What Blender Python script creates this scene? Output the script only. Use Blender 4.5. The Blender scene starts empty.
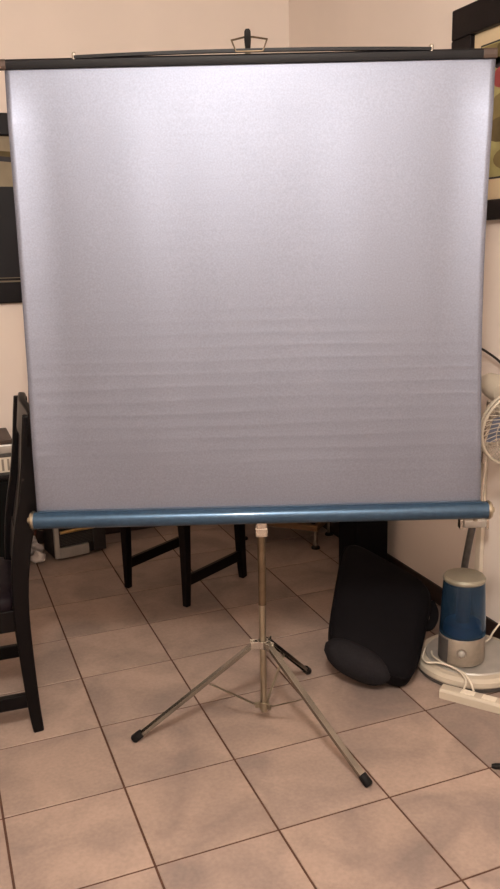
import bpy, bmesh, math, random
from mathutils import Vector, Matrix, Euler
random.seed(4)
SC = bpy.context.scene
COL = SC.collection
PI = math.pi

# ------------------------------------------------------------------ camera, world, lights, exposure
# world axes follow the room: +X to the right wall, +Y to the back wall; the photographer stands at the origin
YAW = 0.370217
def C(x, y, z=0.0):
    """point measured square to the screen (x along it, y away from the photographer) -> room axes"""
    c, s = math.cos(YAW), math.sin(YAW)
    return Vector((x*c + y*s, -x*s + y*c, z))
def D(x, y, z=0.0): return C(x, y, z)
cam_d = bpy.data.cameras.new('camera'); cam = bpy.data.objects.new('camera', cam_d); COL.objects.link(cam)
cam_d.sensor_fit = 'HORIZONTAL'; cam_d.sensor_width = 36.0; cam_d.lens = 827.93*36/500
cam_d.clip_start = 0.05
p_, r_ = 0.236483, 0.0233405
cp, sp, cr, sr = math.cos(p_), math.sin(p_), math.cos(r_), math.sin(r_)
right = D(cr, -sr*sp, -sr*cp); down = D(-sr, -cr*sp, -cr*cp); fwd = D(0, cp, -sp)
M = Matrix(((right.x, -down.x, -fwd.x, 0), (right.y, -down.y, -fwd.y, 0), (right.z, -down.z, -fwd.z, 1.4763), (0, 0, 0, 1)))
cam.matrix_world = M
SC.camera = cam

w = bpy.data.worlds.new('world'); SC.world = w; w.use_nodes = True
w.node_tree.nodes['Background'].inputs[0].default_value = (1.0, 0.86, 0.74, 1)
w.node_tree.nodes['Background'].inputs[1].default_value = 0.05

def area_light(name, loc, size, power, color, target=None):
    d = bpy.data.lights.new(name, 'AREA'); d.shape = 'DISK'; d.size = size; d.energy = power; d.color = color
    o = bpy.data.objects.new(name, d); COL.objects.link(o); o.location = loc
    if target is not None:
        o.rotation_euler = (Vector(target)-Vector(loc)).to_track_quat('-Z', 'Y').to_euler()
    return o
LAMP = C(-0.05, 0.00, 2.58)
pl = bpy.data.lights.new('ceiling_bulb', 'POINT'); pl.energy = 212; pl.color = (1.0, 0.93, 0.85); pl.shadow_soft_size = 0.14
plo = bpy.data.objects.new('ceiling_bulb', pl); COL.objects.link(plo); plo.location = LAMP

vs = SC.view_settings
SC.display_settings.display_device = 'sRGB'
vs.view_transform = 'Standard'; vs.look = 'None'; vs.gamma = 1.0; vs.use_curve_mapping = False
vs.exposure = 0.0

# ------------------------------------------------------------------ helpers
def lin(r, g, b):
    f = lambda c: (c/255/12.92) if c/255 <= 0.04045 else ((c/255+0.055)/1.055)**2.4
    return (f(r), f(g), f(b), 1)

def mat(name, color, rough=0.5, metal=0.0, noise=0.0, nscale=20.0, bump=0.0, bscale=200.0, trans=0.0, color2=None, coat=0.0, ior=1.45, alpha=1.0, spec=0.5, stretch=(1,1,1)):
    m = bpy.data.materials.new(name); m.use_nodes = True
    nt = m.node_tree; b = nt.nodes['Principled BSDF']
    b.inputs['Roughness'].default_value = rough; b.inputs['Metallic'].default_value = metal
    b.inputs['IOR'].default_value = ior
    b.inputs['Specular IOR Level'].default_value = spec
    b.inputs['Transmission Weight'].default_value = trans
    b.inputs['Coat Weight'].default_value = coat
    b.inputs['Alpha'].default_value = alpha
    tc = nt.nodes.new('ShaderNodeTexCoord')
    mp = nt.nodes.new('ShaderNodeMapping'); mp.inputs['Scale'].default_value = stretch
    nt.links.new(tc.outputs['Object'], mp.inputs['Vector'])
    n = nt.nodes.new('ShaderNodeTexNoise'); n.inputs['Scale'].default_value = nscale; n.inputs['Detail'].default_value = 5
    nt.links.new(mp.outputs[0], n.inputs['Vector'])
    mx = nt.nodes.new('ShaderNodeMix'); mx.data_type = 'RGBA'
    mx.inputs['A'].default_value = color
    c2 = color2 if color2 else tuple(c*(1-noise) for c in color[:3])+(1,)
    mx.inputs['B'].default_value = c2
    cr_ = nt.nodes.new('ShaderNodeMapRange'); cr_.inputs['From Min'].default_value = 0.35; cr_.inputs['From Max'].default_value = 0.65
    nt.links.new(n.outputs['Fac'], cr_.inputs['Value'])
    nt.links.new(cr_.outputs[0], mx.inputs['Factor'])
    nt.links.new(mx.outputs['Result'], b.inputs['Base Color'])
    if bump > 0:
        n2 = nt.nodes.new('ShaderNodeTexNoise'); n2.inputs['Scale'].default_value = bscale; n2.inputs['Detail'].default_value = 3
        nt.links.new(mp.outputs[0], n2.inputs['Vector'])
        bp = nt.nodes.new('ShaderNodeBump'); bp.inputs['Strength'].default_value = bump; bp.inputs['Distance'].default_value = 0.002
        nt.links.new(n2.outputs['Fac'], bp.inputs['Height'])
        nt.links.new(bp.outputs[0], b.inputs['Normal'])
    return m

MT = {}
MT['wall'] = mat('wall_paint', lin(236, 223, 213), 0.9, noise=0.05, nscale=2.5, bump=0.15, bscale=90)
MT['ceiling'] = mat('ceiling_paint', lin(238, 230, 220), 0.9, noise=0.03, nscale=2)
MT['base'] = mat('dark_wood_baseboard', lin(44, 28, 24), 0.5, noise=0.35, nscale=14, stretch=(1, 1, 6))
MT['grout'] = mat('brown_grout', lin(84, 56, 42), 0.9, noise=0.3, nscale=40)
MT['wood'] = mat('espresso_wood', lin(9, 6, 7), 0.38, spec=0.16, noise=0.35, nscale=16, stretch=(1, 1, 0.15), bump=0.08)
MT['seat'] = mat('plum_black_seat', lin(20, 13, 19), 0.5, spec=0.15, noise=0.25, nscale=30)
MT['chrome'] = mat('chrome', lin(204, 200, 192), 0.2, 1.0, noise=0.15, nscale=30)
MT['brass'] = mat('brassy_aluminium', lin(172, 164, 146), 0.3, 1.0, noise=0.2, nscale=25)
MT['pole_up'] = mat('tarnished_metal', lin(118, 104, 86), 0.38, 1.0, noise=0.25, nscale=30)
MT['legmetal'] = mat('bright_channel_metal', lin(152, 147, 138), 0.2, 1.0, noise=0.2, nscale=18)
MT['rubber'] = mat('black_rubber', lin(14, 12, 13), 0.6, spec=0.2, noise=0.2, nscale=40)
MT['blackmetal'] = mat('black_enamel', lin(13, 11, 15), 0.5, 0.0, noise=0.2, nscale=30, spec=0.25)
MT['blue'] = mat('blue_hammered_enamel', lin(50, 76, 100), 0.34, 0.55, noise=0.18, nscale=60, bump=0.12, bscale=260, coat=0.3)
MT['frame'] = mat('dark_frame_wood', lin(20, 15, 18), 0.45, spec=0.2, noise=0.3, nscale=18)
MT['mount'] = mat('cream_mount', lin(214, 194, 160), 0.85, noise=0.04)
MT['olive'] = mat('olive_paint', lin(132, 116, 74), 0.8, noise=0.22, nscale=18)
MT['oliveg'] = mat('grey_olive_paint', lin(150, 138, 116), 0.8, noise=0.2, nscale=9)
MT['palegreen'] = mat('pale_olive_paint', lin(168, 160, 108), 0.8, noise=0.2, nscale=22)
MT['darkolive'] = mat('dark_olive_paint', lin(98, 84, 52), 0.8, noise=0.3, nscale=22)
MT['red'] = mat('brick_red_paint', lin(150, 66, 66), 0.8, noise=0.2, nscale=20)
MT['blackp'] = mat('black_paint', lin(38, 34, 40), 0.6, noise=0.2, nscale=10)
MT['artblack'] = mat('black_art_panel', lin(24, 22, 27), 0.5, spec=0.25, noise=0.2, nscale=5)
MT['white'] = mat('white_plastic', lin(222, 212, 196), 0.4, noise=0.05)
MT['cream'] = mat('cream_plastic', lin(182, 171, 155), 0.45, noise=0.06)
MT['silver'] = mat('silver_plastic', lin(182, 179, 174), 0.36, 0.6, noise=0.12, nscale=20)
MT['silverd'] = mat('grey_brushed', lin(150, 140, 128), 0.42, 0.5, noise=0.2, nscale=40)
MT['grey'] = mat('dark_grey_plastic', lin(74, 70, 68), 0.5, noise=0.15)
MT['hose'] = mat('grey_hose', lin(82, 78, 76), 0.35, 0.4, noise=0.3, nscale=50)
MT['cord'] = mat('pale_cord', lin(206, 196, 180), 0.5, noise=0.05)
MT['blackcord'] = mat('black_cord', lin(30, 24, 20), 0.5, noise=0.1)
MT['bag'] = mat('black_nylon', lin(13, 11, 14), 0.8, spec=0.1, noise=0.3, nscale=30, bump=0.3, bscale=320)
MT['mesh'] = mat('grey_mesh_fabric', lin(30, 28, 31), 0.8, spec=0.12, noise=0.35, nscale=160, bump=0.4, bscale=400)
MT['boxblack'] = mat('black_vinyl', lin(13, 11, 14), 0.7, spec=0.1, noise=0.2, nscale=60, bump=0.2, bscale=300)
MT['tank'] = mat('blue_clear_plastic', lin(78, 122, 160), 0.08, trans=0.9, noise=0.12, nscale=12, ior=1.3)
MT['water'] = mat('water', (0.75, 0.9, 1.0, 1), 0.02, trans=1.0, ior=1.33)
MT['tankcore'] = mat('dark_blue_float', lin(30, 56, 88), 0.35, noise=0.2)
MT['lid'] = mat('champagne_lid', lin(146, 141, 126), 0.36, 0.5, noise=0.1)
MT['standwood'] = mat('olive_brown_wood', lin(112, 82, 52), 0.45, noise=0.3, nscale=14, stretch=(1, 1, 6))
MT['heaterdark'] = mat('dark_grille', lin(34, 30, 30), 0.5, noise=0.3, nscale=60)
MT['gold'] = mat('gold_reflector', lin(206, 172, 112), 0.3, 0.7, noise=0.3, nscale=40)
MT['paper'] = mat('crumpled_white', lin(206, 196, 192), 0.8, noise=0.15, nscale=30)
MT['stick'] = mat('red_brown_wood', lin(96, 54, 42), 0.45, noise=0.3, nscale=20, stretch=(1, 1, 0.2))
MT['cabinet'] = mat('dark_green_black', lin(12, 12, 11), 0.6, spec=0.1, noise=0.2)
MT['brownlid'] = mat('brown_plastic', lin(62, 46, 38), 0.5, noise=0.1)

def tile_material():
    m = bpy.data.materials.new('glazed_tile'); m.use_nodes = True
    nt = m.node_tree; b = nt.nodes['Principled BSDF']; L = nt.links.new
    tc = nt.nodes.new('ShaderNodeTexCoord'); oi = nt.nodes.new('ShaderNodeObjectInfo')
    mul = nt.nodes.new('ShaderNodeVectorMath'); mul.operation = 'SCALE'; mul.inputs['Scale'].default_value = 37.0
    cmb = nt.nodes.new('ShaderNodeCombineXYZ')
    for i in range(3): L(oi.outputs['Random'], cmb.inputs[i])
    L(cmb.outputs[0], mul.inputs[0])
    add = nt.nodes.new('ShaderNodeVectorMath'); L(tc.outputs['Object'], add.inputs[0]); L(mul.outputs[0], add.inputs[1])
    n = nt.nodes.new('ShaderNodeTexNoise'); n.inputs['Scale'].default_value = 4.2; n.inputs['Detail'].default_value = 3
    n.inputs['Distortion'].default_value = 0.6
    L(add.outputs[0], n.inputs['Vector'])
    rmp = nt.nodes.new('ShaderNodeValToRGB')
    rmp.color_ramp.elements[0].position = 0.32; rmp.color_ramp.elements[0].color = lin(126, 111, 104)
    rmp.color_ramp.elements[1].position = 0.62; rmp.color_ramp.elements[1].color = lin(159, 138, 126)
    L(n.outputs['Fac'], rmp.inputs[0])
    f = nt.nodes.new('ShaderNodeTexNoise'); f.inputs['Scale'].default_value = 90; f.inputs['Detail'].default_value = 3
    L(add.outputs[0], f.inputs['Vector'])
    mr = nt.nodes.new('ShaderNodeMapRange'); mr.inputs['From Min'].default_value = 0.3; mr.inputs['From Max'].default_value = 0.7
    mr.inputs['To Min'].default_value = 0.90; mr.inputs['To Max'].default_value = 1.06
    L(f.outputs['Fac'], mr.inputs['Value'])
    ms = nt.nodes.new('ShaderNodeVectorMath'); ms.operation = 'SCALE'
    L(rmp.outputs[0], ms.inputs[0]); L(mr.outputs[0], ms.inputs['Scale'])
    r2 = nt.nodes.new('ShaderNodeMapRange'); r2.inputs['To Min'].default_value = 0.93; r2.inputs['To Max'].default_value = 1.05
    L(oi.outputs['Random'], r2.inputs['Value'])
    ms2 = nt.nodes.new('ShaderNodeVectorMath'); ms2.operation = 'SCALE'
    L(ms.outputs[0], ms2.inputs[0]); L(r2.outputs[0], ms2.inputs['Scale'])
    L(ms2.outputs[0], b.inputs['Base Color'])
    b.inputs['Roughness'].default_value = 0.5; b.inputs['Specular IOR Level'].default_value = 0.4
    bp = nt.nodes.new('ShaderNodeBump'); bp.inputs['Strength'].default_value = 0.25; bp.inputs['Distance'].default_value = 0.001
    L(f.outputs['Fac'], bp.inputs['Height']); L(bp.outputs[0], b.inputs['Normal'])
    return m
MT['tile'] = tile_material()

def screen_material():
    m = bpy.data.materials.new('silver_screen_fabric'); m.use_nodes = True
    nt = m.node_tree; b = nt.nodes['Principled BSDF']; L = nt.links.new
    tc = nt.nodes.new('ShaderNodeTexCoord')
    mp = nt.nodes.new('ShaderNodeMapping'); mp.inputs['Scale'].default_value = (0.5, 0.5, 26)
    L(tc.outputs['Object'], mp.inputs['Vector'])
    n = nt.nodes.new('ShaderNodeTexNoise'); n.inputs['Scale'].default_value = 2.2; n.inputs['Detail'].default_value = 4
    L(mp.outputs[0], n.inputs['Vector'])
    g = nt.nodes.new('ShaderNodeTexNoise'); g.inputs['Scale'].default_value = 220; g.inputs['Detail'].default_value = 2
    L(tc.outputs['Object'], g.inputs['Vector'])
    rmp = nt.nodes.new('ShaderNodeValToRGB')
    rmp.color_ramp.elements[0].position = 0.25; rmp.color_ramp.elements[0].color = lin(119, 124, 138)
    rmp.color_ramp.elements[1].position = 0.75; rmp.color_ramp.elements[1].color = lin(130, 135, 151)
    L(g.outputs['Fac'], rmp.inputs[0]); L(rmp.outputs[0], b.inputs['Base Color'])
    b.inputs['Metallic'].default_value = 0.85; b.inputs['Roughness'].default_value = 0.53
    # fine wrinkles across the lower half, left by rolling
    sx = nt.nodes.new('ShaderNodeSeparateXYZ'); L(tc.outputs['Object'], sx.inputs[0])
    mr = nt.nodes.new('ShaderNodeMapRange'); mr.inputs['From Min'].default_value = 0.72; mr.inputs['From Max'].default_value = 0.25
    mr.inputs['To Min'].default_value = 0.05; mr.inputs['To Max'].default_value = 1.0
    L(sx.outputs['Z'], mr.inputs['Value'])
    mu = nt.nodes.new('ShaderNodeMath'); mu.operation = 'MULTIPLY'
    L(n.outputs['Fac'], mu.inputs[0]); L(mr.outputs[0], mu.inputs[1])
    bp = nt.nodes.new('ShaderNodeBump'); bp.inputs['Strength'].default_value = 0.6; bp.inputs['Distance'].default_value = 0.002
    wv = nt.nodes.new('ShaderNodeTexWave'); wv.bands_direction = 'Z'; wv.inputs['Scale'].default_value = 9.0
    wv.inputs['Distortion'].default_value = 1.2; wv.inputs['Detail'].default_value = 2; wv.inputs['Detail Scale'].default_value = 1.5
    mp2 = nt.nodes.new('ShaderNodeMapping'); mp2.inputs['Scale'].default_value = (0.25, 0.25, 1)
    L(tc.outputs['Object'], mp2.inputs['Vector']); L(mp2.outputs[0], wv.inputs['Vector'])
    pw = nt.nodes.new('ShaderNodeMath'); pw.operation = 'POWER'; pw.inputs[1].default_value = 5
    L(wv.outputs['Fac'], pw.inputs[0])
    mu2 = nt.nodes.new('ShaderNodeMath'); mu2.operation = 'MULTIPLY_ADD'
    L(pw.outputs[0], mu2.inputs[0]); L(mr.outputs[0], mu2.inputs[1]); L(mu.outputs[0], mu2.inputs[2])
    L(mu2.outputs[0], bp.inputs['Height'])
    bp2 = nt.nodes.new('ShaderNodeBump'); bp2.inputs['Strength'].default_value = 0.04; bp2.inputs['Distance'].default_value = 0.001
    L(g.outputs['Fac'], bp2.inputs['Height']); L(bp.outputs[0], bp2.inputs['Normal'])
    L(bp2.outputs[0], b.inputs['Normal'])
    return m
MT['screen'] = screen_material()

# ---- mesh builders (all shapes collect in one bmesh per part)
def B(): return bmesh.new()
def obj(name, bm, m, parent=None, smooth=None, bevel=0.0, loc=None):
    bmesh.ops.recalc_face_normals(bm, faces=bm.faces[:])
    me = bpy.data.meshes.new(name); bm.to_mesh(me); bm.free()
    me.materials.append(MT[m] if isinstance(m, str) else m)
    if smooth is not None:
        me.shade_smooth()
        me.set_sharp_from_angle(angle=math.radians(smooth))
    o = bpy.data.objects.new(name, me); COL.objects.link(o)
    if parent is not None: o.parent = parent
    if loc is not None: o.location = loc
    if bevel > 0:
        md = o.modifiers.new('bevel', 'BEVEL'); md.width = bevel; md.segments = 2; md.limit_method = 'ANGLE'
    return o
def tag(o, label=None, cat=None, group=None, kind=None):
    if label: o['label'] = label
    if cat: o['category'] = cat
    if group: o['group'] = group
    if kind: o['kind'] = kind
    return o
def thing(name, label, cat, loc=(0, 0, 0), rz=0.0, group=None):
    o = bpy.data.objects.new(name, None); COL.objects.link(o); o.empty_display_size = 0.05
    o.location = loc; o.rotation_euler = (0, 0, rz)
    return tag(o, label, cat, group)
def box(bm, c, s, rot=None):
    """centre c, full size s, rot a Matrix(3x3) or None"""
    vs_ = []
    for dx, dy, dz in ((-1,-1,-1),(1,-1,-1),(1,1,-1),(-1,1,-1),(-1,-1,1),(1,-1,1),(1,1,1),(-1,1,1)):
        v = Vector((dx*s[0]/2, dy*s[1]/2, dz*s[2]/2))
        if rot is not None: v = rot @ v
        vs_.append(bm.verts.new(v+Vector(c)))
    for f in ((3,2,1,0),(4,5,6,7),(0,1,5,4),(1,2,6,5),(2,3,7,6),(3,0,4,7)): bm.faces.new([vs_[i] for i in f])
def frame_of(d, up=Vector((0, 0, 1))):
    d = d.normalized()
    if abs(d.dot(up)) > 0.98: up = Vector((0, 1, 0))
    a = d.cross(up).normalized(); b_ = a.cross(d).normalized()
    return a, b_
def sweep(bm, pts, sect, up=Vector((0, 0, 1)), scales=None, cap=True, closed=False):
    """sweep closed 2D section along points"""
    pts = [Vector(p) for p in pts]; rings = []; n = len(pts)
    for i, p in enumerate(pts):
        if closed: d = pts[(i+1) % n]-pts[i-1]
        elif i == 0: d = pts[1]-pts[0]
        elif i == n-1: d = pts[-1]-pts[-2]
        else: d = (pts[i+1]-p).normalized()+(p-pts[i-1]).normalized()
        a, b_ = frame_of(d, up); k = scales[i] if scales else 1.0
        if not isinstance(k, (tuple, list)): k = (k, k)
        rings.append([bm.verts.new(p+a*x*k[0]+b_*y*k[1]) for x, y in sect])
    m_ = len(sect)
    for i in range(n if closed else n-1):
        r0, r1 = rings[i], rings[(i+1) % n]
        for j in range(m_): bm.faces.new((r0[j], r0[(j+1) % m_], r1[(j+1) % m_], r1[j]))
    if cap and not closed:
        bm.faces.new(rings[0][::-1]); bm.faces.new(rings[-1])
def circ(r, n=12): return [(r*math.cos(2*PI*i/n), r*math.sin(2*PI*i/n)) for i in range(n)]
def rect(w_, h_): return [(-w_/2, -h_/2), (w_/2, -h_/2), (w_/2, h_/2), (-w_/2, h_/2)]
def tube(bm, pts, r, n=12, **k): sweep(bm, pts, circ(r, n), **k)
def smooth_path(pts, sub=6):
    pts = [Vector(p) for p in pts]; out = []
    for i in range(len(pts)-1):
        p0 = pts[max(i-1, 0)]; p1 = pts[i]; p2 = pts[i+1]; p3 = pts[min(i+2, len(pts)-1)]
        for k in range(sub):
            t = k/sub
            out.append(0.5*((2*p1)+(p2-p0)*t+(2*p0-5*p1+4*p2-p3)*t*t+(3*p1-p0-3*p2+p3)*t**3))
    out.append(pts[-1]); return out
def lathe(bm, prof, n=32, c=(0, 0, 0), axis=None):
    """profile of (radius, height) about +Z or about axis"""
    c = Vector(c); q = Vector((0, 0, 1)).rotation_difference(Vector(axis).normalized()) if axis is not None else None
    rings = []
    for r, z in prof:
        ring = []
        if r < 1e-6:
            v = Vector((0, 0, z)); v = q @ v if q else v; ring = [bm.verts.new(v+c)]
        else:
            for i in range(n):
                v = Vector((r*math.cos(2*PI*i/n), r*math.sin(2*PI*i/n), z)); v = q @ v if q else v
                ring.append(bm.verts.new(v+c))
        rings.append(ring)
    for a, b_ in zip(rings, rings[1:]):
        if len(a) == 1 and len(b_) == 1: continue
        for i in range(n):
            j = (i+1) % n
            if len(a) == 1: bm.faces.new((a[0], b_[i], b_[j]))
            elif len(b_) == 1: bm.faces.new((a[i], a[j], b_[0]))
            else: bm.faces.new((a[i], a[j], b_[j], b_[i]))
def prism(bm, poly, d, origin, ex, ey):
    """polygon in plane (ex, ey) at origin, extruded by vector d"""
    origin = Vector(origin); ex = Vector(ex); ey = Vector(ey); d = Vector(d)
    a = [bm.verts.new(origin+ex*x+ey*y) for x, y in poly]; b_ = [bm.verts.new(v.co+d) for v in a]
    bm.faces.new(a); bm.faces.new(b_[::-1])
    for i in range(len(a)):
        j = (i+1) % len(a); bm.faces.new((a[j], a[i], b_[i], b_[j]))
def copy_tree(o, parent=None):
    c = o.copy(); COL.objects.link(c)
    if parent is not None: c.parent = parent
    for ch in list(o.children): copy_tree(ch, c)
    return c

# ------------------------------------------------------------------ the room
XR, YB, XL, YF, ZC = 1.883, 4.17, -2.30, -1.40, 2.80
def struct(name, bm, m, parent=None, **k):
    o = obj(name, bm, m, parent, **k)
    if parent is None: o['kind'] = 'structure'
    return o
bm = B(); box(bm, ((XL+XR)/2, (YF+YB)/2, -0.0525), (XR-XL+0.2, YB-YF+0.2, 0.10)); floor = struct('floor', bm, 'grout')
bm = B(); box(bm, ((XL+XR)/2, (YF+YB)/2, ZC+0.05), (XR-XL+0.2, YB-YF+0.2, 0.10)); struct('ceiling', bm, 'ceiling')
bm = B(); box(bm, ((XL+XR)/2, YB+0.05, ZC/2), (XR-XL+0.2, 0.10, ZC)); struct('wall_back', bm, 'wall')
bm = B(); box(bm, (XR+0.05, (YF+YB)/2, ZC/2), (0.10, YB-YF, ZC)); struct('wall_right', bm, 'wall')
bm = B(); box(bm, (XL-0.05, (YF+YB)/2, ZC/2), (0.10, YB-YF, ZC)); struct('wall_left', bm, 'wall')
bm = B(); box(bm, ((XL+XR)/2, YF-0.05, ZC/2), (XR-XL+0.2, 0.10, ZC)); struct('wall_front', bm, 'wall')
bm = B(); box(bm, ((XL+XR)/2, YB-0.0065, 0.0405), (XR-XL-0.03, 0.013, 0.079)); struct('baseboard_back', bm, 'base', bevel=0.004)
bm = B(); box(bm, (XR-0.0065, (YF+YB)/2-0.01, 0.0405), (0.013, YB-YF-0.03, 0.079)); struct('baseboard_right', bm, 'base', bevel=0.004)

# floor tiles: every tile a piece of its own, 33 cm pitch, joints recessed
T = 0.33; U0, V0 = 0.0589, 1.7102; GAP = 0.0065
def tile_mesh(x0, x1, y0, y1):
    bm = B(); hx, hy = (x1-x0)/2, (y1-y0)/2
    b_ = 0.0010
    lo = [bm.verts.new((sx*hx, sy*hy, -0.0025)) for sx, sy in ((-1,-1),(1,-1),(1,1),(-1,1))]
    mid = [bm.verts.new((sx*hx, sy*hy, -b_)) for sx, sy in ((-1,-1),(1,-1),(1,1),(-1,1))]
    top = [bm.verts.new((sx*(hx-b_), sy*(hy-b_), 0)) for sx, sy in ((-1,-1),(1,-1),(1,1),(-1,1))]
    for a, c in ((lo, mid), (mid, top)):
        for i in range(4): bm.faces.new((a[i], a[(i+1) % 4], c[(i+1) % 4], c[i]))
    bm.faces.new(top)
    bmesh.ops.recalc_face_normals(bm, faces=bm.faces[:])
    me = bpy.data.meshes.new('tile'); bm.to_mesh(me); bm.free(); me.materials.append(MT['tile']); return me
cache = {}
i0, i1 = math.floor((XL-U0)/T), math.ceil((XR-U0)/T); j0, j1 = math.floor((YF-V0)/T), math.ceil((YB-V0)/T)
for i in range(i0, i1):
    for j in range(j0, j1):
        xa, xb = max(U0+i*T+GAP/2, XL), min(U0+(i+1)*T-GAP/2, XR); ya, yb = max(V0+j*T+GAP/2, YF), min(V0+(j+1)*T-GAP/2, YB)
        if xb-xa < 0.02 or yb-ya < 0.02: continue
        key = (round(xb-xa, 3), round(yb-ya, 3))
        if key not in cache: cache[key] = tile_mesh(xa, xb, ya, yb)
        o = bpy.data.objects.new('tile', cache[key]); COL.objects.link(o)
        o.parent = floor; o.location = ((xa+xb)/2, (ya+yb)/2, 0)

# ceiling lamp the room is lit by (above and behind the photographer's view)
t = thing('ceiling_lamp', 'ceiling lamp hanging above the photographer', 'lamp', (LAMP.x, LAMP.y, ZC))
bm = B(); lathe(bm, [(0, 0), (0.07, 0), (0.07, -0.02), (0.02, -0.03), (0, -0.03)], 24); obj('ceiling_rose', bm, 'white', t, smooth=30)
bm = B(); tube(bm, [(0, 0, -0.03), (0, 0, -0.095)], 0.012); obj('stem', bm, 'chrome', t, smooth=30)

# ------------------------------------------------------------------ the projection screen
scr = thing('projection_screen', 'silver fabric projection screen on blue case and folding tripod', 'projector screen', C(0.025, 2.33, 0), -YAW)
OX, OY = 0.025, 2.33                         # local axes: x along the screen, y away, z up, origin under the pole
def S(x, y, z): return Vector((x-OX, y-OY, z))
TY, TZ, TR = 2.283, 0.715, 0.0255
# fabric
NX, NZ = 90, 300; bm = B(); grid = []
ZB, ZT = 0.735, 1.928
for k in range(NZ+1):
    s = k/NZ; z = ZB+(ZT-ZB)*s
    bow = math.sin(PI*s)
    xl = -0.618 + (-0.003)*(1-s) + 0.006*bow + 0.012*s; xr = 0.664-0.012*s-0.018*bow
    row = []
    for i in range(NX+1):
        f_ = i/NX; x = xl+(xr-xl)*f_
        e = min(f_, 1-f_)*(xr-xl)
        curl = 0.0
        fade = min(1.0, (s*7))*min(1.0, (1-s)*9)
        if e < 0.11: curl = -0.014*((0.11-e)/0.11)**2*fade
        wav = 0.0034*math.sin(9.0*x+0.8)+0.0014*math.sin(19*x-1.4)+0.0006*math.sin(34*x+2.0*s)
        wav *= (0.25+0.75*math.sin(PI*min(1, s*1.05)))*fade
        belly = -0.006*bow
        # horizontal creases from the roller, stronger towards the case
        cz = max(0.0, min(1.0, (1.42-z)/0.45))
        ph = z/0.0365+0.10*math.sin(2.1*x+3*z)+0.05*math.sin(7*x+40*z)
        rib = 0.00068*cz*abs(math.sin(PI*ph))**0.5*(0.75+0.25*math.sin(21*z+5*x))
        row.append(bm.verts.new(S(x, 2.290+belly+wav+curl+rib*fade, z)))
    grid.append(row)
for k in range(NZ):
    for i in range(NX): bm.faces.new((grid[k][i], grid[k][i+1], grid[k+1][i+1], grid[k+1][i]))
fab = obj('fabric', bm, 'screen', scr, smooth=180)
md = fab.modifiers.new('thickness', 'SOLIDIFY'); md.thickness = 0.0012; md.offset = 1
# blue case
bm = B(); prof = []
for i in range(24):
    a = 2*PI*i/24; prof.append((TR*math.cos(a), TR*math.sin(a)*0.98))
sweep(bm, [S(-0.628, TY, TZ), S(0.682, TY, TZ)], prof)
box(bm, S(0.024, TY+0.004, TZ+0.0235), (1.28, 0.022, 0.008))
case = obj('case', bm, 'blue', scr, smooth=40)
for sx, x0 in ((-1, -0.628), (1, 0.682)):
    bm = B(); lathe(bm, [(0, 0), (TR+0.002, 0), (TR+0.002, 0.006), (TR*0.9, 0.012), (0.010, 0.015), (0.008, 0.020), (0, 0.020)], 24, S(x0, TY, TZ), (sx, 0, 0))
    c_ = obj('end_cap', bm, 'brass', scr, smooth=35); c_['label'] = 'shiny brass-coloured cap closing the end of the blue case'
# top bar and its bowed handle
bm = B(); sect = [(-0.008, -0.0115), (0.008, -0.0115), (0.010, -0.004), (0.010, 0.007), (0.006, 0.0115), (-0.006, 0.0115), (-0.010, 0.007), (-0.010, -0.004)]
sweep(bm, [S(-0.600, 2.288, 1.938), S(0.618, 2.288, 1.938)], sect); obj('top_bar', bm, 'blackmetal', scr, smooth=35)
for sx, x0 in ((-1, -0.600), (1, 0.618)):
    bm = B(); sweep(bm, [S(x0, 2.288, 1.938), S(x0+sx*0.036, 2.288, 1.938)], [(a*1.08, b_*1.08) for a, b_ in sect]); c_ = obj('bar_cap', bm, 'brownlid', scr, bevel=0.002); c_['label'] = 'brown end cap of the black top bar'
bm = B(); pts = []
for i in range(25):
    f_ = i/24; x = -0.425+0.91*f_
    lift = 0.022*(1-abs(2*f_-1)**2.2)
    pts.append(S(x, 2.284, 1.9508+lift*0.30))
sweep(bm, pts, rect(0.014, 0.0075)); obj('carry_handle', bm, 'blackmetal', scr, smooth=35)
for x in (-0.425, 0.485):
    bm = B(); lathe(bm, [(0.006, 0), (0.006, 0.016), (0.003, 0.019), (0, 0.019)], 10, S(x, 2.284, 1.944)); obj('handle_rivet', bm, 'chrome', scr, smooth=35)
# wire hanging loop and the hook of the extension rod
bm = B(); lp = [S(-0.012, 2.272, 1.953), S(-0.023, 2.274, 1.980), S(0.010, 2.306, 1.994), S(0.032, 2.306, 1.994), S(0.067, 2.274, 1.981), S(0.056, 2.272, 1.953)]
tube(bm, lp, 0.0026, 8, up=Vector((0, 1, 0)), closed=True); obj('hanging_loop', bm, 'pole_up', scr, smooth=50)
bm = B(); tube(bm, [S(0.018, 2.312, 0.70), S(0.018, 2.312, 1.968)], 0.0075, 12); obj('extension_rod', bm, 'brass', scr, smooth=40)
bm = B(); sweep(bm, [S(0.018, 2.305, 1.962), S(0.018, 2.298, 1.985), S(0.018, 2.292, 2.004), S(0.018, 2.290, 2.010)], rect(0.016, 0.014), scales=[0.8, 1.1, 1.0, 0.6], up=Vector((0, 1, 0)))
obj('hook', bm, 'rubber', scr, smooth=35, bevel=0.002)
# pole
P0 = lambda z, dx=0, dy=0: S(0.025+dx, 2.33+dy, z)
bm = B(); tube(bm, [P0(0.055), P0(0.50)], 0.0105, 16); obj('lower_pole', bm, 'brass', scr, smooth=40)
bm = B(); tube(bm, [P0(0.415, 0.0015), P0(0.665, 0.0015)], 0.0125, 16)
u_ = obj('upper_pole', bm, 'pole_up', scr, smooth=40); u_['label'] = 'dull brown-gold upper pole'
bm = B(); box(bm, P0(0.650, 0.003), (0.036, 0.036, 0.028)); box(bm, P0(0.690, 0.003, -0.012), (0.030, 0.030, 0.05)); obj('case_bracket', bm, 'chrome', scr, bevel=0.003)
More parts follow.
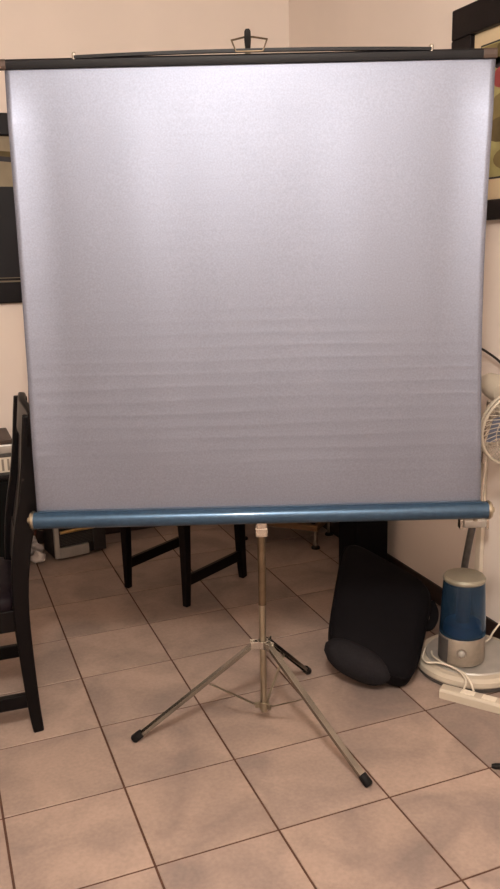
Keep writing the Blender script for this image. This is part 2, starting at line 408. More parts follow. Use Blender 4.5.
# hubs, legs, braces
HZ = 0.285
bm = B(); lathe(bm, [(0.013, -0.012), (0.018, -0.012), (0.018, 0.012), (0.013, 0.012)], 18, P0(HZ))
feet = [S(-0.372, 2.264, 0.010), S(0.305, 2.022, 0.010), S(0.184, 2.650, 0.010)]
dirs = []
for ft in feet:
    d = (ft-P0(0)); d.z = 0; d.normalize(); dirs.append(d)
    side = Vector((-d.y, d.x, 0))
    rot = Matrix((d, side, Vector((0, 0, 1)))).transposed()
    for k in (-1, 1): box(bm, P0(HZ)+d*0.026+side*k*0.010, (0.026, 0.003, 0.024), rot)
obj('leg_hub', bm, 'chrome', scr, bevel=0.001)
bm = B(); lathe(bm, [(0.0115, -0.012), (0.016, -0.012), (0.016, 0.010), (0.0115, 0.010)], 18, P0(0.078))
for d in dirs:
    side = Vector((-d.y, d.x, 0)); rot = Matrix((d, side, Vector((0, 0, 1)))).transposed()
    box(bm, P0(0.078)+d*0.020, (0.018, 0.008, 0.016), rot)
obj('brace_hub', bm, 'brass', scr, bevel=0.001)
for ft, d in zip(feet, dirs):
    a = P0(HZ)+d*0.030; L_ = (ft-a); side = Vector((-d.y, d.x, 0))
    bm = B()
    ch = [(-0.0095, 0.006), (-0.0095, -0.006), (-0.0075, -0.006), (-0.0075, 0.004), (0.0075, 0.004), (0.0075, -0.006), (0.0095, -0.006), (0.0095, 0.006)]
    sweep(bm, [a-L_.normalized()*0.012, ft], ch)
    leg = obj('leg', bm, 'legmetal', scr, bevel=0.0008)
    bm = B(); u1 = L_.normalized()
    lathe(bm, [(0, -0.020), (0.0125, -0.020), (0.0135, -0.012), (0.0135, 0.010), (0.010, 0.015), (0, 0.015)], 14, ft-u1*0.004+Vector((0, 0, 0.003)), u1)
    rf = obj('rubber_foot', bm, 'rubber', leg, smooth=40)
    bm = B(); m_ = a+L_*0.40
    sweep(bm, [P0(0.078)+d*0.024, m_], rect(0.0075, 0.003)); obj('brace', bm, 'brass', scr)

# ------------------------------------------------------------------ dining chairs
def make_chair():
    # origin on the floor under the middle of the chair; faces -X; rear posts at +X
    t = thing('dining_chair', None, 'chair')
    W, Dp = 0.35, 0.38
    hw = W/2
    for s in (-1, 1):
        # rear post: sabre leg, upright, leaning back
        bm = B(); prof = [(0.193, 0.0), (0.184, 0.10), (0.175, 0.30), (0.175, 0.46), (0.193, 0.62), (0.232, 0.80), (0.247, 1.012)]
        sc = [(0.80, 0.80), (0.92, 0.95), (1.0, 1.1), (1.0, 1.2), (1.0, 1.35), (0.9, 1.6), (0.8, 1.05)]
        sweep(bm, smooth_path([(x, s*hw, z) for x, z in prof], 3), rect(0.034, 0.040),
              up=Vector((1, 0, 0)), scales=[sc[min(i//3, 6)] if i % 3 == 0 else tuple((sc[i//3][q]*(3-i % 3)+sc[i//3+1][q]*(i % 3))/3 for q in (0, 1)) for i in range(19)])
        obj('rear_post', bm, 'wood', t, smooth=35, bevel=0.004)
        bm = B(); sweep(bm, [(-0.193, s*hw, 0), (-0.190, s*hw, 0.10), (-0.187, s*hw, 0.40)], rect(0.036, 0.036), scales=[0.72, 0.85, 1.1]); obj('front_leg', bm, 'wood', t, bevel=0.004)
        bm = B(); sweep(bm, [(-0.178, s*hw, 0.112), (0.176, s*hw, 0.112)], rect(0.020, 0.046)); obj('side_stretcher', bm, 'wood', t, bevel=0.003)
        bm = B(); box(bm, (0, s*hw, 0.385), (0.345, 0.022, 0.07)); obj('side_rail', bm, 'wood', t, bevel=0.003)
    bm = B(); box(bm, (-0.187, 0, 0.385), (0.022, W-0.03, 0.07)); obj('front_rail', bm, 'wood', t, bevel=0.003)
    bm = B(); box(bm, (0.187, 0, 0.385), (0.022, W-0.03, 0.07)); obj('rear_rail', bm, 'wood', t, bevel=0.003)
    # padded seat
    bm = B(); nx = 10; rows = []
    for zz, k in ((0.420, 0.97), (0.428, 1.0), (0.450, 1.0), (0.463, 0.95), (0.469, 0.80), (0.471, 0.4)):
        ring = []
        for i in range(32):
            a = 2*PI*i/32; c_, s_ = math.cos(a), math.sin(a)
            px = math.copysign(abs(c_)**0.35, c_)*0.205*k; py = math.copysign(abs(s_)**0.35, s_)*(0.205+0.012*(-px/0.2))*k
            px = min(px, 0.158) if abs(py) > 0.14 else px
            ring.append(bm.verts.new((px-0.012, py, zz)))
        rows.append(ring)
    for a, b_ in zip(rows, rows[1:]):
        for i in range(32): bm.faces.new((a[i], a[(i+1) % 32], b_[(i+1) % 32], b_[i]))
    bm.faces.new(rows[0][::-1]); bm.faces.new(rows[-1])
    obj('seat', bm, 'seat', t, smooth=50)
    # top rail, lower rail, slats
    bm = B(); sweep(bm, [(0.242+0.006*math.cos(i/8*2*PI), -hw-0.02+(W+0.04)*i/8, 0.968+0.012*math.sin(PI*i/8)) for i in range(9)], rect(0.024, 0.105), up=Vector((0.12, 0, 1))); obj('top_rail', bm, 'wood', t, smooth=35, bevel=0.006)
    bm = B(); sweep(bm, [(0.184, -hw, 0.545), (0.184, hw, 0.545)], rect(0.020, 0.13), up=Vector((0.12, 0, 1))); obj('lower_back_rail', bm, 'wood', t, bevel=0.003)
    for i in range(6):
        y = -hw+W*(i+1)/7
        bm = B(); sweep(bm, [(0.186, y, 0.58), (0.222, y, 0.76), (0.240, y, 0.93)], rect(0.041, 0.012), up=Vector((1, 0, 0))); obj('slat', bm, 'wood', t, bevel=0.002)
    return t
GC = 'dark dining chairs'
ch1 = make_chair(); ch1.location = (0.018, 2.612, 0); ch1.rotation_euler = (0, 0, math.radians(-2.2))
tag(ch1, 'dark espresso dining chair at left edge, its slatted back beside the screen', 'chair', GC)
ch2 = copy_tree(ch1); ch2.location = (0.984, 3.372, 0); ch2.rotation_euler = (0, 0, math.radians(31))
tag(ch2, 'dark dining chair standing behind the screen, only legs and stretchers visible', 'chair', GC)

# ------------------------------------------------------------------ pictures on the walls
# left picture on the back wall
t = thing('framed_picture', 'black-framed picture on the back wall left of the screen, dark panel below olive band', 'picture', (0.05, YB, 1.66))
def pic_back(bm, x0, x1, z0, z1, d0, d1): box(bm, ((x0+x1)/2-0.05, -(d0+d1)/2, (z0+z1)/2-1.66), (x1-x0, d1-d0, z1-z0))
fx0, fx1, fz0, fz1, fw = -0.52, 0.60, 1.232, 2.086, 0.098
for (a, b_, c_, d_) in ((fx0, fx1, fz1-fw, fz1), (fx0, fx1, fz0, fz0+fw), (fx0, fx0+fw, fz0+fw, fz1-fw), (fx1-fw, fx1, fz0+fw, fz1-fw)):
    bm = B(); pic_back(bm, a, b_, c_, d_, 0.002, 0.034); obj('frame_bar', bm, 'frame', t, bevel=0.006)
bm = B(); pic_back(bm, fx0+0.08, fx1-0.08, fz0+0.08, fz1-0.08, 0.002, 0.012); obj('canvas', bm, 'oliveg', t)
bm = B(); pic_back(bm, fx0+fw, fx1-fw, 1.352, 1.765, 0.012, 0.018); obj('black_panel', bm, 'artblack', t)
bm = B(); pic_back(bm, fx0+fw, fx1-fw, 1.338, 1.348, 0.012, 0.019); obj('thin_strip', bm, 'frame', t)
bm = B(); sweep(bm, smooth_path([(-0.4, -0.0135, 0.21), (0.0, -0.0135, 0.285), (0.25, -0.0135, 0.255), (0.37, -0.0135, 0.245), (0.46, -0.0135, 0.24)], 5), rect(0.003, 0.035), up=Vector((0, 0, 1)), scales=None)
obj('dark_brushstroke', bm, 'darkolive', t)
bm = B(); sweep(bm, smooth_path([(-0.4, -0.0140, 0.14), (0.0, -0.0140, 0.245), (0.25, -0.0140, 0.235), (0.37, -0.0140, 0.228), (0.46, -0.0140, 0.22)], 5), rect(0.003, 0.022), up=Vector((0, 0, 1)))
obj('black_brushstroke', bm, 'blackp', t)
# right picture on the right wall (runs towards the photographer)
t = thing('framed_picture', 'dark-framed abstract picture on the right wall, cream mount round red and olive shapes', 'picture', (XR, 2.20, 1.90))
def pic_right(bm, y0, y1, z0, z1, d0, d1): box(bm, (-(d0+d1)/2, (y0+y1)/2-2.20, (z0+z1)/2-1.90), (d1-d0, y1-y0, z1-z0))
gy0, gy1, gz0, gz1, gw = 1.62, 2.707, 1.541, 2.262, 0.068
gwy = 0.112
for (a, b_, c_, d_) in ((gy0, gy1, gz1-0.10, gz1), (gy0, gy1, gz0, gz0+gw), (gy0, gy0+gwy, gz0+gw, gz1-0.10), (gy1-gwy, gy1, gz0+gw, gz1-0.10)):
    bm = B(); pic_right(bm, a, b_, c_, d_, 0.002, 0.030); obj('frame_bar', bm, 'frame', t, bevel=0.005)
bm = B(); pic_right(bm, gy0+0.05, gy1-0.05, gz0+0.04, gz1-0.05, 0.002, 0.010); obj('mount', bm, 'mount', t)
ay0, ay1, az0, az1 = 1.86, 2.550, 1.684, 2.112
bm = B(); pic_right(bm, ay0-0.006, ay1+0.006, az0-0.006, az1+0.006, 0.010, 0.0115); obj('art_border', bm, 'blackp', t)
bm = B(); pic_right(bm, ay0, ay1, az0, az1, 0.0115, 0.013); obj('art_print', bm, 'palegreen', t)
def blob(name, m, y, z, ry, rz, d, n=20, e=1.0):
    bm = B(); poly = []
    for i in range(n):
        a = 2*PI*i/n; poly.append((math.copysign(abs(math.cos(a))**e, math.cos(a))*ry, math.copysign(abs(math.sin(a))**e, math.sin(a))*rz))
    prism(bm, poly, (-0.0012, 0, 0), (-d, y-2.20, z-1.90), (0, 1, 0), (0, 0, 1)); return obj(name, bm, m, t)
blob('olive_patch', 'olive', 2.495, 2.075, 0.055, 0.034, 0.0130, e=0.4)
blob('brown_patch', 'darkolive', 2.38, 2.085, 0.085, 0.024, 0.0133, e=0.4)
blob('black_patch', 'blackp', 2.39, 2.055, 0.085, 0.030, 0.0130, e=0.5)
blob('red_patch', 'red', 2.38, 2.000, 0.095, 0.036, 0.0133, e=0.6)
blob('olive_patch', 'olive', 2.40, 1.890, 0.09, 0.062, 0.0130, e=0.7)
blob('dark_olive_patch', 'darkolive', 2.43, 1.835, 0.075, 0.040, 0.0133)
blob('pale_patch', 'olive', 2.36, 1.740, 0.10, 0.040, 0.0136)
blob('red_patch', 'red', 2.10, 1.80, 0.08, 0.06, 0.0133)
blob('black_patch', 'blackp', 2.00, 1.95, 0.09, 0.07, 0.0133, e=0.6)

# ------------------------------------------------------------------ pedestal fan
FX, FY = 1.676, 2.216
fan = thing('pedestal_fan', 'white pedestal fan by the right wall, its round base on the tiles', 'fan', (FX, FY, 0))
bm = B(); lathe(bm, [(0, 0), (0.176, 0), (0.182, 0.004), (0.182, 0.018), (0.176, 0.020), (0, 0.020)], 48); o = obj('base_foot_ring', bm, 'grey', fan, smooth=35); o['label'] = 'dark grey rim under the fan base'
bm = B(); lathe(bm, [(0, 0.019), (0.186, 0.019), (0.189, 0.024), (0.187, 0.040), (0.176, 0.050), (0.150, 0.052), (0, 0.052)], 48); obj('base', bm, 'cream', fan, smooth=35)
bm = B(); lathe(bm, [(0, 0.050), (0.156, 0.050), (0.150, 0.056), (0.11, 0.062), (0.0, 0.064)], 48); o = obj('base_cover', bm, 'silver', fan, smooth=35); o['label'] = 'silver top cover of the round fan base'
F = lambda x, y, z: Vector((x-FX, y-FY, z))
bm = B(); tube(bm, smooth_path([F(1.712, 2.320, 0.055), F(1.714, 2.33, 0.20), F(1.726, 2.335, 0.32), F(1.742, 2.335, 0.42), F(1.754, 2.33, 0.50)], 6), 0.013, 14); obj('stem', bm, 'hose', fan, smooth=50)
bm = B(); RQ = Matrix.Rotation(-YAW, 3, 'Z'); box(bm, F(1.754, 2.33, 0.496), (0.080, 0.05, 0.030), RQ); o = obj('control_box', bm, 'silver', fan, bevel=0.006)
for k in (-1, 1):
    bm = B(); box(bm, F(1.754, 2.33, 0.492)+RQ @ Vector((k*0.046, 0, 0)), (0.012, 0.034, 0.036), RQ); obj('clamp_lug', bm, 'chrome', fan, bevel=0.002)
bm = B(); tube(bm, [F(1.766, 2.318, 0.508), F(1.768, 2.305, 0.70), F(1.756, 2.27, 0.945)], 0.012, 14); obj('neck', bm, 'chrome', fan, smooth=50)
bm = B(); tube(bm, [F(1.746, 2.310, 0.508), F(1.748, 2.305, 0.60), F(1.758, 2.300, 0.72)], 0.008, 10); obj('neck_bracket', bm, 'silverd', fan, smooth=50)
# head
HC = F(1.738, 2.100, 0.886); AX = Vector((-0.10, -0.85, -0.16)).normalized()
ea, eb = frame_of(AX)
RG = 0.128
def ring_pts(c, r, n=40): return [c+ea*r*math.cos(2*PI*i/n)+eb*r*math.sin(2*PI*i/n) for i in range(n)]
bm = B(); tube(bm, ring_pts(HC, RG), 0.0048, 8, up=AX, closed=True); tube(bm, ring_pts(HC-AX*0.016, RG), 0.004, 8, up=AX, closed=True); obj('guard_rim', bm, 'cream', fan, smooth=60)
bm = B()
for c, bul in ((HC, 0.045), (HC-AX*0.016, -0.075)):
    for i in range(44):
        a = 2*PI*i/44; d = ea*math.cos(a)+eb*math.sin(a); d2 = ea*math.cos(a+0.25)+eb*math.sin(a+0.25)
        tube(bm, [c+d*RG, c+d2*RG*0.75+AX*bul*0.7, c+d2*RG*0.30+AX*bul], 0.0013, 4)
    for rr, hh in ((0.75, 0.7), (0.3, 1.0)): tube(bm, ring_pts(c+AX*bul*hh, RG*rr, 30), 0.0015, 5, up=AX, closed=True)
obj('guard_wires', bm, 'cream', fan, smooth=60)
bm = B(); lathe(bm, [(0, 0), (0.034, 0), (0.038, 0.008), (0.030, 0.014), (0, 0.014)], 24, HC+AX*0.040, AX); obj('guard_badge', bm, 'silver', fan, smooth=40)
for i in range(3):
    bm = B(); a0 = 2*PI*i/3
    n_ = 8; top = []; bot = []
    for k in range(n_+1):
        r = 0.022+0.085*k/n_; wd = 0.45+0.25*math.sin(PI*k/n_)
        for arr, aa, off in ((top, a0-wd, -0.012), (bot, a0+wd*0.9, 0.012)):
            arr.append(HC-AX*0.008+ea*r*math.cos(aa)+eb*r*math.sin(aa)+AX*off)
    va = [bm.verts.new(v) for v in top]; vb = [bm.verts.new(v) for v in bot]
    va2 = [bm.verts.new(v+AX*0.002) for v in top]; vb2 = [bm.verts.new(v+AX*0.002) for v in bot]
    for k in range(n_):
        bm.faces.new((va[k], va[k+1], vb[k+1], vb[k])); bm.faces.new((va2[k], vb2[k], vb2[k+1], va2[k+1]))
        bm.faces.new((va[k], va2[k], va2[k+1], va[k+1])); bm.faces.new((vb[k], vb[k+1], vb2[k+1], vb2[k]))
    bm.faces.new((va[0], vb[0], vb2[0], va2[0])); bm.faces.new((va[n_], va2[n_], vb2[n_], vb[n_]))
    o = obj('blade', bm, mat('blue_grey_blade', lin(96, 102, 122), 0.4, noise=0.1), fan, smooth=40); o['label'] = 'blue-grey fan blade'
bm = B(); lathe(bm, [(0, 0), (0.022, 0), (0.024, 0.01), (0.018, 0.03), (0, 0.034)], 20, HC-AX*0.02, AX); obj('blade_hub', bm, 'silver', fan, smooth=40)
MC = HC-AX*0.14+Vector((0, 0, 0.075))
bm = B(); lathe(bm, [(0, -0.06), (0.022, -0.055), (0.036, -0.03), (0.042, 0.0), (0.042, 0.045), (0.034, 0.062), (0, 0.066)], 24, HC-AX*0.155+Vector((-0.005, 0, 0.085)), AX); obj('motor_housing', bm, 'cream', fan, smooth=45)
bm = B(); sweep(bm, smooth_path([HC-AX*0.03, HC-AX*0.08+eb*0.01, HC-AX*0.12+eb*0.04, HC-AX*0.14+eb*0.075], 4), rect(0.05, 0.028), up=AX); obj('motor_shaft_cover', bm, 'cream', fan, smooth=45, bevel=0.006)

bm = B(); tube(bm, smooth_path([(1.877, 2.74, 1.30), (1.872, 2.60, 1.17), (1.855, 2.50, 1.108), (1.85, 2.43, 1.090), (1.85, 2.348, 1.061), (1.855, 2.25, 0.995), (1.868, 2.18, 0.86)], 5), 0.0045, 8)
tag(obj('black_cable', bm, 'blackcord', smooth=60), 'black cable sagging across the right wall just above the fan', 'cable')
bm = B(); box(bm, (XR-0.010, 2.445, 0.45), (0.018, 0.032, 0.735)); struct('trim_1', bm, 'white', bevel=0.003)

# ------------------------------------------------------------------ humidifier standing on the fan base
hum = thing('humidifier', 'small humidifier with translucent blue tank and silver base, standing on the fan base', 'humidifier', (1.618, 2.186, 0.0645))
bm = B(); lathe(bm, [(0, 0), (0.062, 0), (0.068, 0.004), (0.070, 0.012), (0.068, 0.066), (0.064, 0.072), (0, 0.072)], 40); obj('base', bm, 'silverd', hum, smooth=35)
kd = D(-0.26, -1, 0.0).normalized()
bm = B(); lathe(bm, [(0.013, 0), (0.017, 0), (0.017, 0.006), (0.013, 0.006)], 24, kd*0.0745+Vector((0, 0, 0.054)), kd); kn = obj('knob_ring', bm, 'chrome', hum, smooth=35)
bm = B(); lathe(bm, [(0, 0), (0.011, 0), (0.010, 0.010), (0.007, 0.012), (0, 0.012)], 20, kd*0.073+Vector((0, 0, 0.054)), kd); obj('knob', bm, 'silver', hum, smooth=35)
sd = D(-0.98, -0.20, 0).normalized()
bm = B()
ring = []
for i in range(9):
    a = math.atan2(sd.y, sd.x)+(i-4)*0.12
    ring.append((math.cos(a)*0.0705, math.sin(a)*0.0705))
va = [bm.verts.new((x, y, 0.006)) for x, y in ring]; vb = [bm.verts.new((x, y, 0.068)) for x, y in ring]
va2 = [bm.verts.new((x*0.96, y*0.96, 0.006)) for x, y in ring]; vb2 = [bm.verts.new((x*0.96, y*0.96, 0.068)) for x, y in ring]
for i in range(8):
    bm.faces.new((va[i], va[i+1], vb[i+1], vb[i])); bm.faces.new((va2[i], vb2[i], vb2[i+1], va2[i+1]))
    bm.faces.new((vb[i], vb[i+1], vb2[i+1], vb2[i])); bm.faces.new((va[i], va2[i], va2[i+1], va[i+1]))
bm.faces.new((va[0], vb[0], vb2[0], va2[0])); bm.faces.new((va[8], va2[8], vb2[8], vb[8]))
o = obj('side_panel', bm, 'grey', hum, smooth=35); o['label'] = 'dark grey panel on the left of the humidifier base'
bm = B(); lathe(bm, [(0.058, 0.0735), (0.069, 0.0735), (0.0695, 0.080), (0.062, 0.205), (0.058, 0.213), (0.056, 0.213), (0.059, 0.205), (0.0665, 0.082), (0.058, 0.079), (0.058, 0.0735)], 48); obj('tank', bm, 'tank', hum, smooth=40)
bm = B(); lathe(bm, [(0, 0.0765), (0.0575, 0.0765), (0.0575, 0.090), (0.054, 0.100), (0, 0.102)], 32); o = obj('mist_plate', bm, mat('light_blue_plastic', lin(84, 140, 176), 0.4, noise=0.2, nscale=60), hum, smooth=40); o['label'] = 'lighter blue plate at the foot of the tank'
bm = B(); lathe(bm, [(0, 0.100), (0.022, 0.102), (0.020, 0.200), (0.026, 0.208), (0, 0.210)], 24); obj('mist_chimney', bm, 'tankcore', hum, smooth=40)
bm = B(); lathe(bm, [(0, 0.211), (0.060, 0.211), (0.063, 0.214), (0.063, 0.219), (0.058, 0.224), (0.03, 0.2265), (0, 0.227)], 40); obj('lid', bm, 'lid', hum, smooth=30)

for ch in [c for c in hum.children if 'knob' not in c.name]:                       # sized to the photograph: 16 cm across, 31 cm tall
    ch.data.transform(Matrix.Diagonal((1.13, 1.13, 1.37, 1)))
# power strip and cords
ps_a = Vector((1.488, 2.118, 0)); ps_d = Vector((0.60, -0.80, 0)).normalized()
strip = thing('power_strip', 'cream plastic power strip lying on the tiles before the fan base', 'power strip', (1.478, 2.098, 0), math.atan2(ps_d.y, ps_d.x))
strip_inv = (Matrix.Translation(strip.location) @ Matrix.Rotation(math.atan2(ps_d.y, ps_d.x), 4, 'Z')).inverted()
bm = B(); prism(bm, [(-0.024, 0.0), (0.024, 0.0), (0.024, 0.026), (0.018, 0.034), (-0.018, 0.034), (-0.024, 0.026)], (0.36, 0, 0), (0, 0, 0), (0, 1, 0), (0, 0, 1)); obj('housing', bm, 'cream', strip, bevel=0.002)
for k in range(4):
    bm = B(); box(bm, (0.09+0.07*k, 0, 0.0348), (0.045, 0.028, 0.003)); so = obj('socket', bm, 'white', strip, bevel=0.001)
bm = B(); tube(bm, smooth_path([(1.535, 2.285, 0.068), (1.497, 2.24, 0.062), (1.492, 2.20, 0.066), (1.520, 2.165, 0.075), (1.545, 2.10, 0.075), (1.535, 2.045, 0.068), (1.525, 2.040, 0.0395)], 6), 0.0036, 8)
bm.transform(strip_inv); obj('cord_loop', bm, 'cord', strip, smooth=60)
bm = B(); tube(bm, smooth_path([(1.548, 2.262, 0.067), (1.532, 2.23, 0.068), (1.530, 2.17, 0.072), (1.545, 2.11, 0.074), (1.552, 2.07, 0.072), (1.548, 2.035, 0.060), (1.548, 2.018, 0.0395)], 6), 0.0036, 8)
bm.transform(strip_inv); obj('straight_cord', bm, 'cord', strip, smooth=60)
bm = B(); tube(bm, smooth_path([(1.698, 2.190, 0.100), (1.75, 2.21, 0.095), (1.80, 2.245, 0.102), (1.85, 2.26, 0.120), (1.864, 2.20, 0.128)], 6), 0.0036, 8)
bm.transform(Matrix.Translation(-hum.location)); obj('power_cord', bm, 'cord', hum, smooth=60)

# ------------------------------------------------------------------ black bag and the box it leans on
BR, BL, TR_, TL = Vector((1.380, 2.114, 0.091)), Vector((1.166, 2.315, 0.190)), Vector((1.648, 2.396, 0.275)), Vector((1.430, 2.684, 0.409))
bag = thing('black_bag', 'large soft black bag leaning back before a black case, grey mesh pocket at its foot', 'bag', (BR.x, BR.y, 0))
org = bag.location.copy()
nrm = (BL-BR).cross(TR_-BR).normalized()
if nrm.z > 0: nrm = -nrm                     # points down and away from the photographer
def bagp(a, b_, t_):
    p = (BR*(1-a)+BL*a)*(1-b_)+(TR_*(1-a)+TL*a)*b_
    return p+nrm*t_-org
def super_ring(k, t_, n=56, e=0.36, kb=None):
    out = []
    for i in range(n):
        th = 2*PI*i/n; c_, s_ = math.cos(th), math.sin(th)
        out.append(bagp(0.5+0.5*k*math.copysign(abs(c_)**e, c_), 0.5+0.5*(kb or k)*math.copysign(abs(s_)**e, s_), t_))
    return out
def loft(bm, rings):
    rs = [[bm.verts.new(p) for p in r] for r in rings]; n = len(rs[0])
    for a, b_ in zip(rs, rs[1:]):
        for i in range(n): bm.faces.new((a[i], a[(i+1) % n], b_[(i+1) % n], b_[i]))
    bm.faces.new(rs[0][::-1]); bm.faces.new(rs[-1])
bm = B(); loft(bm, [super_ring(k, t_) for k, t_ in ((0.45, -0.014), (0.75, -0.010), (0.93, -0.002), (1.0, 0.014), (1.02, 0.045), (1.01, 0.075), (0.94, 0.098), (0.6, 0.104))])
lift = -min(v.co.z for v in bm.verts)+0.002
bag.location.z += lift
bd = obj('body', bm, 'bag', bag, smooth=60)
bm = B(); tube(bm, super_ring(1.012, 0.022), 0.004, 6, closed=True, up=nrm); obj('piping', bm, 'bag', bag, smooth=60)
bm = B(); rings = []
for q in range(13):                          # soft bulge over the lower left end
    u_ = -1+2*q/12; rr = max(0.05, (1-abs(u_)**2.6))**0.5; ring = []
    for i in range(28):
        th = 2*PI*i/28
        ring.append(bagp(0.63+0.385*u_, -0.005+0.125*rr*math.cos(th), 0.036+0.058*rr*math.sin(th)))
    rings.append(ring)
loft(bm, rings); o = obj('mesh_pocket', bm, 'mesh', bag, smooth=60); o['label'] = 'bulging grey mesh pocket at the lower left'
bm = B(); sweep(bm, smooth_path([bagp(0.0, 0.92, 0.06), bagp(-0.06, 0.86, 0.065), bagp(-0.075, 0.76, 0.06), bagp(-0.05, 0.68, 0.06), bagp(0.0, 0.64, 0.06)], 5), rect(0.03, 0.012), up=nrm); obj('carry_strap', bm, 'bag', bag, smooth=50)

cs = thing('black_case', 'upright black case standing behind the leaning bag', 'case', (1.745, 3.115, 0))
bm = B(); box(bm, (0.0, 0.0, 0.30), (0.165, 0.17, 0.56)); obj('body', bm, 'boxblack', cs, bevel=0.012)
for sx in (-1, 1):
    for sy in (-1, 1):
        bm = B(); lathe(bm, [(0, 0.0), (0.014, 0.0), (0.017, 0.020), (0, 0.021)], 12, (sx*0.06, sy*0.06, 0)); obj('foot', bm, 'rubber', cs, smooth=40)
bm = B(); tube(bm, smooth_path([(-0.05, 0, 0.575), (-0.045, 0, 0.605), (0.045, 0, 0.605), (0.05, 0, 0.575)], 4), 0.008, 8); obj('handle', bm, 'rubber', cs, smooth=50)

# ------------------------------------------------------------------ corner stand behind the screen
st = thing('corner_stand', 'low brown wooden stand on chrome legs in the corner behind the screen', 'stand', (1.700, 3.490, 0), math.radians(45))
# local +x runs along the right-hand edge away from the front corner, +y along the left-hand edge
SL, SW = 0.24, 0.42
bm = B(); box(bm, (SL/2, SW/2, 0.107), (SL, SW, 0.030)); obj('bottom_shelf', bm, 'standwood', st, bevel=0.003)
bm = B(); box(bm, (SL/2+0.005, SW/2+0.005, 0.30), (SL-0.03, SW-0.03, 0.355)); obj('body', bm, 'boxblack', st, bevel=0.004)
bm = B(); box(bm, (SL/2, SW/2, 0.487), (SL, SW, 0.018)); obj('top', bm, 'standwood', st, bevel=0.003)
for (x, y) in ((0.014, 0.014), (SL-0.014, 0.014), (0.014, SW-0.014), (SL-0.014, SW-0.014)):
    bm = B(); tube(bm, [(x, y, 0.012), (x, y, 0.094)], 0.010, 12); lg = obj('leg', bm, 'chrome', st, smooth=40)
    bm = B(); lathe(bm, [(0, 0), (0.022, 0), (0.022, 0.008), (0.014, 0.013), (0, 0.013)], 14, (x, y, 0)); obj('leg_pad', bm, 'rubber', lg, smooth=40)

# ------------------------------------------------------------------ heater, papers, cabinet and stick by the back wall
hx = Vector((0.478, 3.873, 0)); hd = math.atan2(0.045, 0.254)
ht = thing('electric_heater', 'boxy electric heater with silver frame and dark grille on the floor behind the screen', 'heater', hx, hd)
HW, HD, HH = 0.262, 0.17, 0.34
bm = B(); box(bm, (HW/2, HD/2+0.012, HH/2+0.008), (HW, HD-0.01, HH-0.004)); obj('body', bm, 'heaterdark', ht, bevel=0.004)
bm = B(); box(bm, (0.012, 0.006, HH/2+0.008), (0.024, 0.020, HH-0.010)); obj('frame_side', bm, 'silver', ht, bevel=0.003)
bm = B(); box(bm, (0.098, 0.006, 0.036), (0.148, 0.020, 0.052)); o = obj('frame_bottom', bm, 'silver', ht, bevel=0.003)
bm = B(); box(bm, (0.105, 0.006, HH-0.02), (0.160, 0.020, 0.030)); obj('frame_top', bm, 'silver', ht, bevel=0.003)
bm = B(); tube(bm, [(0.030, -0.004, 0.143), (0.205, -0.004, 0.143)], 0.0085, 10); o = obj('heating_bar', bm, 'gold', ht, smooth=50); o['label'] = 'yellowish heating bar behind the grille'
bm = B()
for k in range(9): tube(bm, [(0.026, -0.002, 0.072+0.0075*k), (0.200, -0.002, 0.072+0.0075*k)], 0.0012, 5)
obj('grille', bm, 'grey', ht)
bm = B(); box(bm, (0.228, 0.006, HH/2+0.008), (0.066, 0.018, HH-0.012)); obj('control_panel', bm, 'heaterdark', ht, bevel=0.003)

def crumple(name, loc, r, label, seed, parts=1):
    bm = bmesh.new(); bmesh.ops.create_icosphere(bm, subdivisions=3, radius=r)
    rnd = random.Random(seed)
    dirs_ = [Vector((rnd.uniform(-1, 1), rnd.uniform(-1, 1), rnd.uniform(-1, 1))).normalized() for _ in range(26)]
    for v in bm.verts:
        n = v.co.normalized(); k = 1.0
        for q, d in enumerate(dirs_):
            dd = n.dot(d)
            if dd > 0.80: k -= (0.30 if q % 2 else -0.16)*(dd-0.80)/0.20
        v.co = n*r*k
    zmin = min(v.co.z for v in bm.verts)
    for v in bm.verts: v.co.z -= zmin
    o = obj(name, bm, 'paper', smooth=25, loc=loc); return tag(o, label, 'paper', 'crumpled papers by the heater')
crumple('crumpled_paper', (0.398, 3.905, 0.0), 0.034, 'smaller crumpled white paper ball left of the heater, nearer the chair', 3)
crumple('crumpled_paper', (0.386, 4.005, 0.0), 0.046, 'larger crumpled white paper left of the heater, further back', 8)

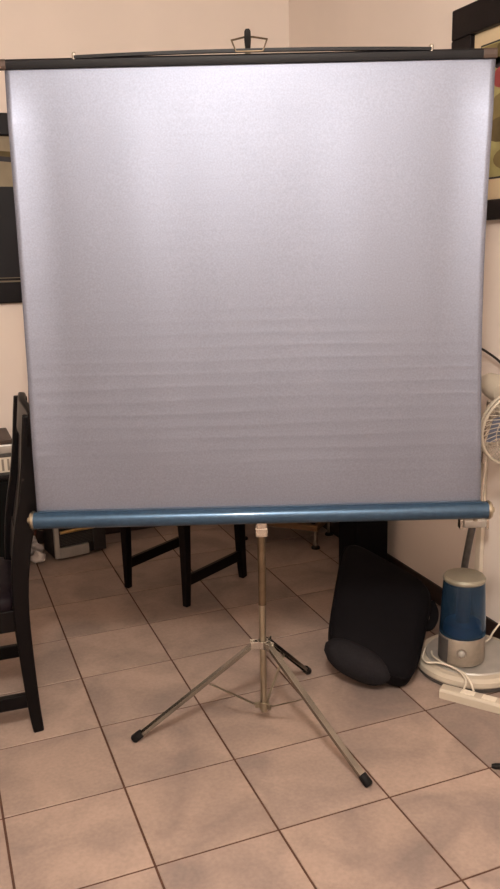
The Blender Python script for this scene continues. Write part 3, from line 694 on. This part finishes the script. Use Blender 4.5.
cb = thing('low_cabinet', 'dark low cabinet against the back wall behind the left chair', 'cabinet', (0.02, 3.96, 0))
bm = B(); box(bm, (0, 0, 0.255), (0.56, 0.36, 0.43)); obj('body', bm, 'cabinet', cb, bevel=0.004)
bm = B(); box(bm, (0, 0, 0.482), (0.60, 0.40, 0.022)); obj('top', bm, 'frame', cb, bevel=0.004)
for sx in (-1, 1):
    bm = B(); box(bm, (sx*0.138, -0.186, 0.255), (0.268, 0.014, 0.40)); dr = obj('door', bm, 'cabinet', cb, bevel=0.003)
    bm = B(); lathe(bm, [(0, 0), (0.006, 0), (0.009, 0.014), (0, 0.017)], 12, (sx*0.03, -0.193, 0.30), (0, -1, 0)); obj('handle', bm, 'chrome', dr, smooth=40)
for sx in (-1, 1):
    for sy in (-1, 1):
        bm = B(); box(bm, (sx*0.25, sy*0.15, 0.021), (0.04, 0.04, 0.042)); obj('leg', bm, 'frame', cb)
pr_ = thing('silver_device', 'silver and white box with brown lid on the low cabinet behind the left chair', 'appliance', (0.135, 3.93, 0.493))
bm = B(); box(bm, (0, 0, 0.030), (0.36, 0.26, 0.060)); obj('body', bm, 'white', pr_, bevel=0.004)
bm = B(); box(bm, (0, 0, 0.0675), (0.38, 0.28, 0.014)); obj('grey_band', bm, 'grey', pr_, bevel=0.003)
bm = B(); box(bm, (0, 0, 0.092), (0.39, 0.29, 0.034)); obj('cover', bm, 'silver', pr_, bevel=0.006)
bm = B(); box(bm, (0, 0.0, 0.118), (0.37, 0.27, 0.018)); obj('lid', bm, 'brownlid', pr_, bevel=0.004)
for k in range(14):
    bm = B(); box(bm, (-0.16+0.0245*k, -0.131, 0.030), (0.010, 0.004, 0.044)); obj('vent_rib', bm, 'silverd', pr_)

for ch in pr_.children: ch.data.transform(Matrix.Diagonal((1, 1, 1.22, 1)))

bm = B(); sweep(bm, [(0.405, 4.115, 0.002), (0.434, 4.128, 0.45), (0.462, 4.140, 0.91), (0.463, 4.141, 0.925)], circ(0.014, 10), scales=[1.1, 1.0, 0.75, 0.3])
tag(obj('wooden_stick', bm, 'stick', smooth=50), 'tapered red-brown wooden stick leaning on the wall behind the left chair', 'stick')

bm = B(); lathe(bm, [(0, -0.03), (0.006, -0.03), (0.0085, -0.02), (0.0085, 0.02), (0.006, 0.03), (0, 0.03)], 12, (1.408, 1.690, 0.0086), (0.9, -0.45, 0))
tag(obj('rubber_plug', bm, 'rubber', smooth=40), 'small dark object lying on a tile joint at the right edge', 'small object')
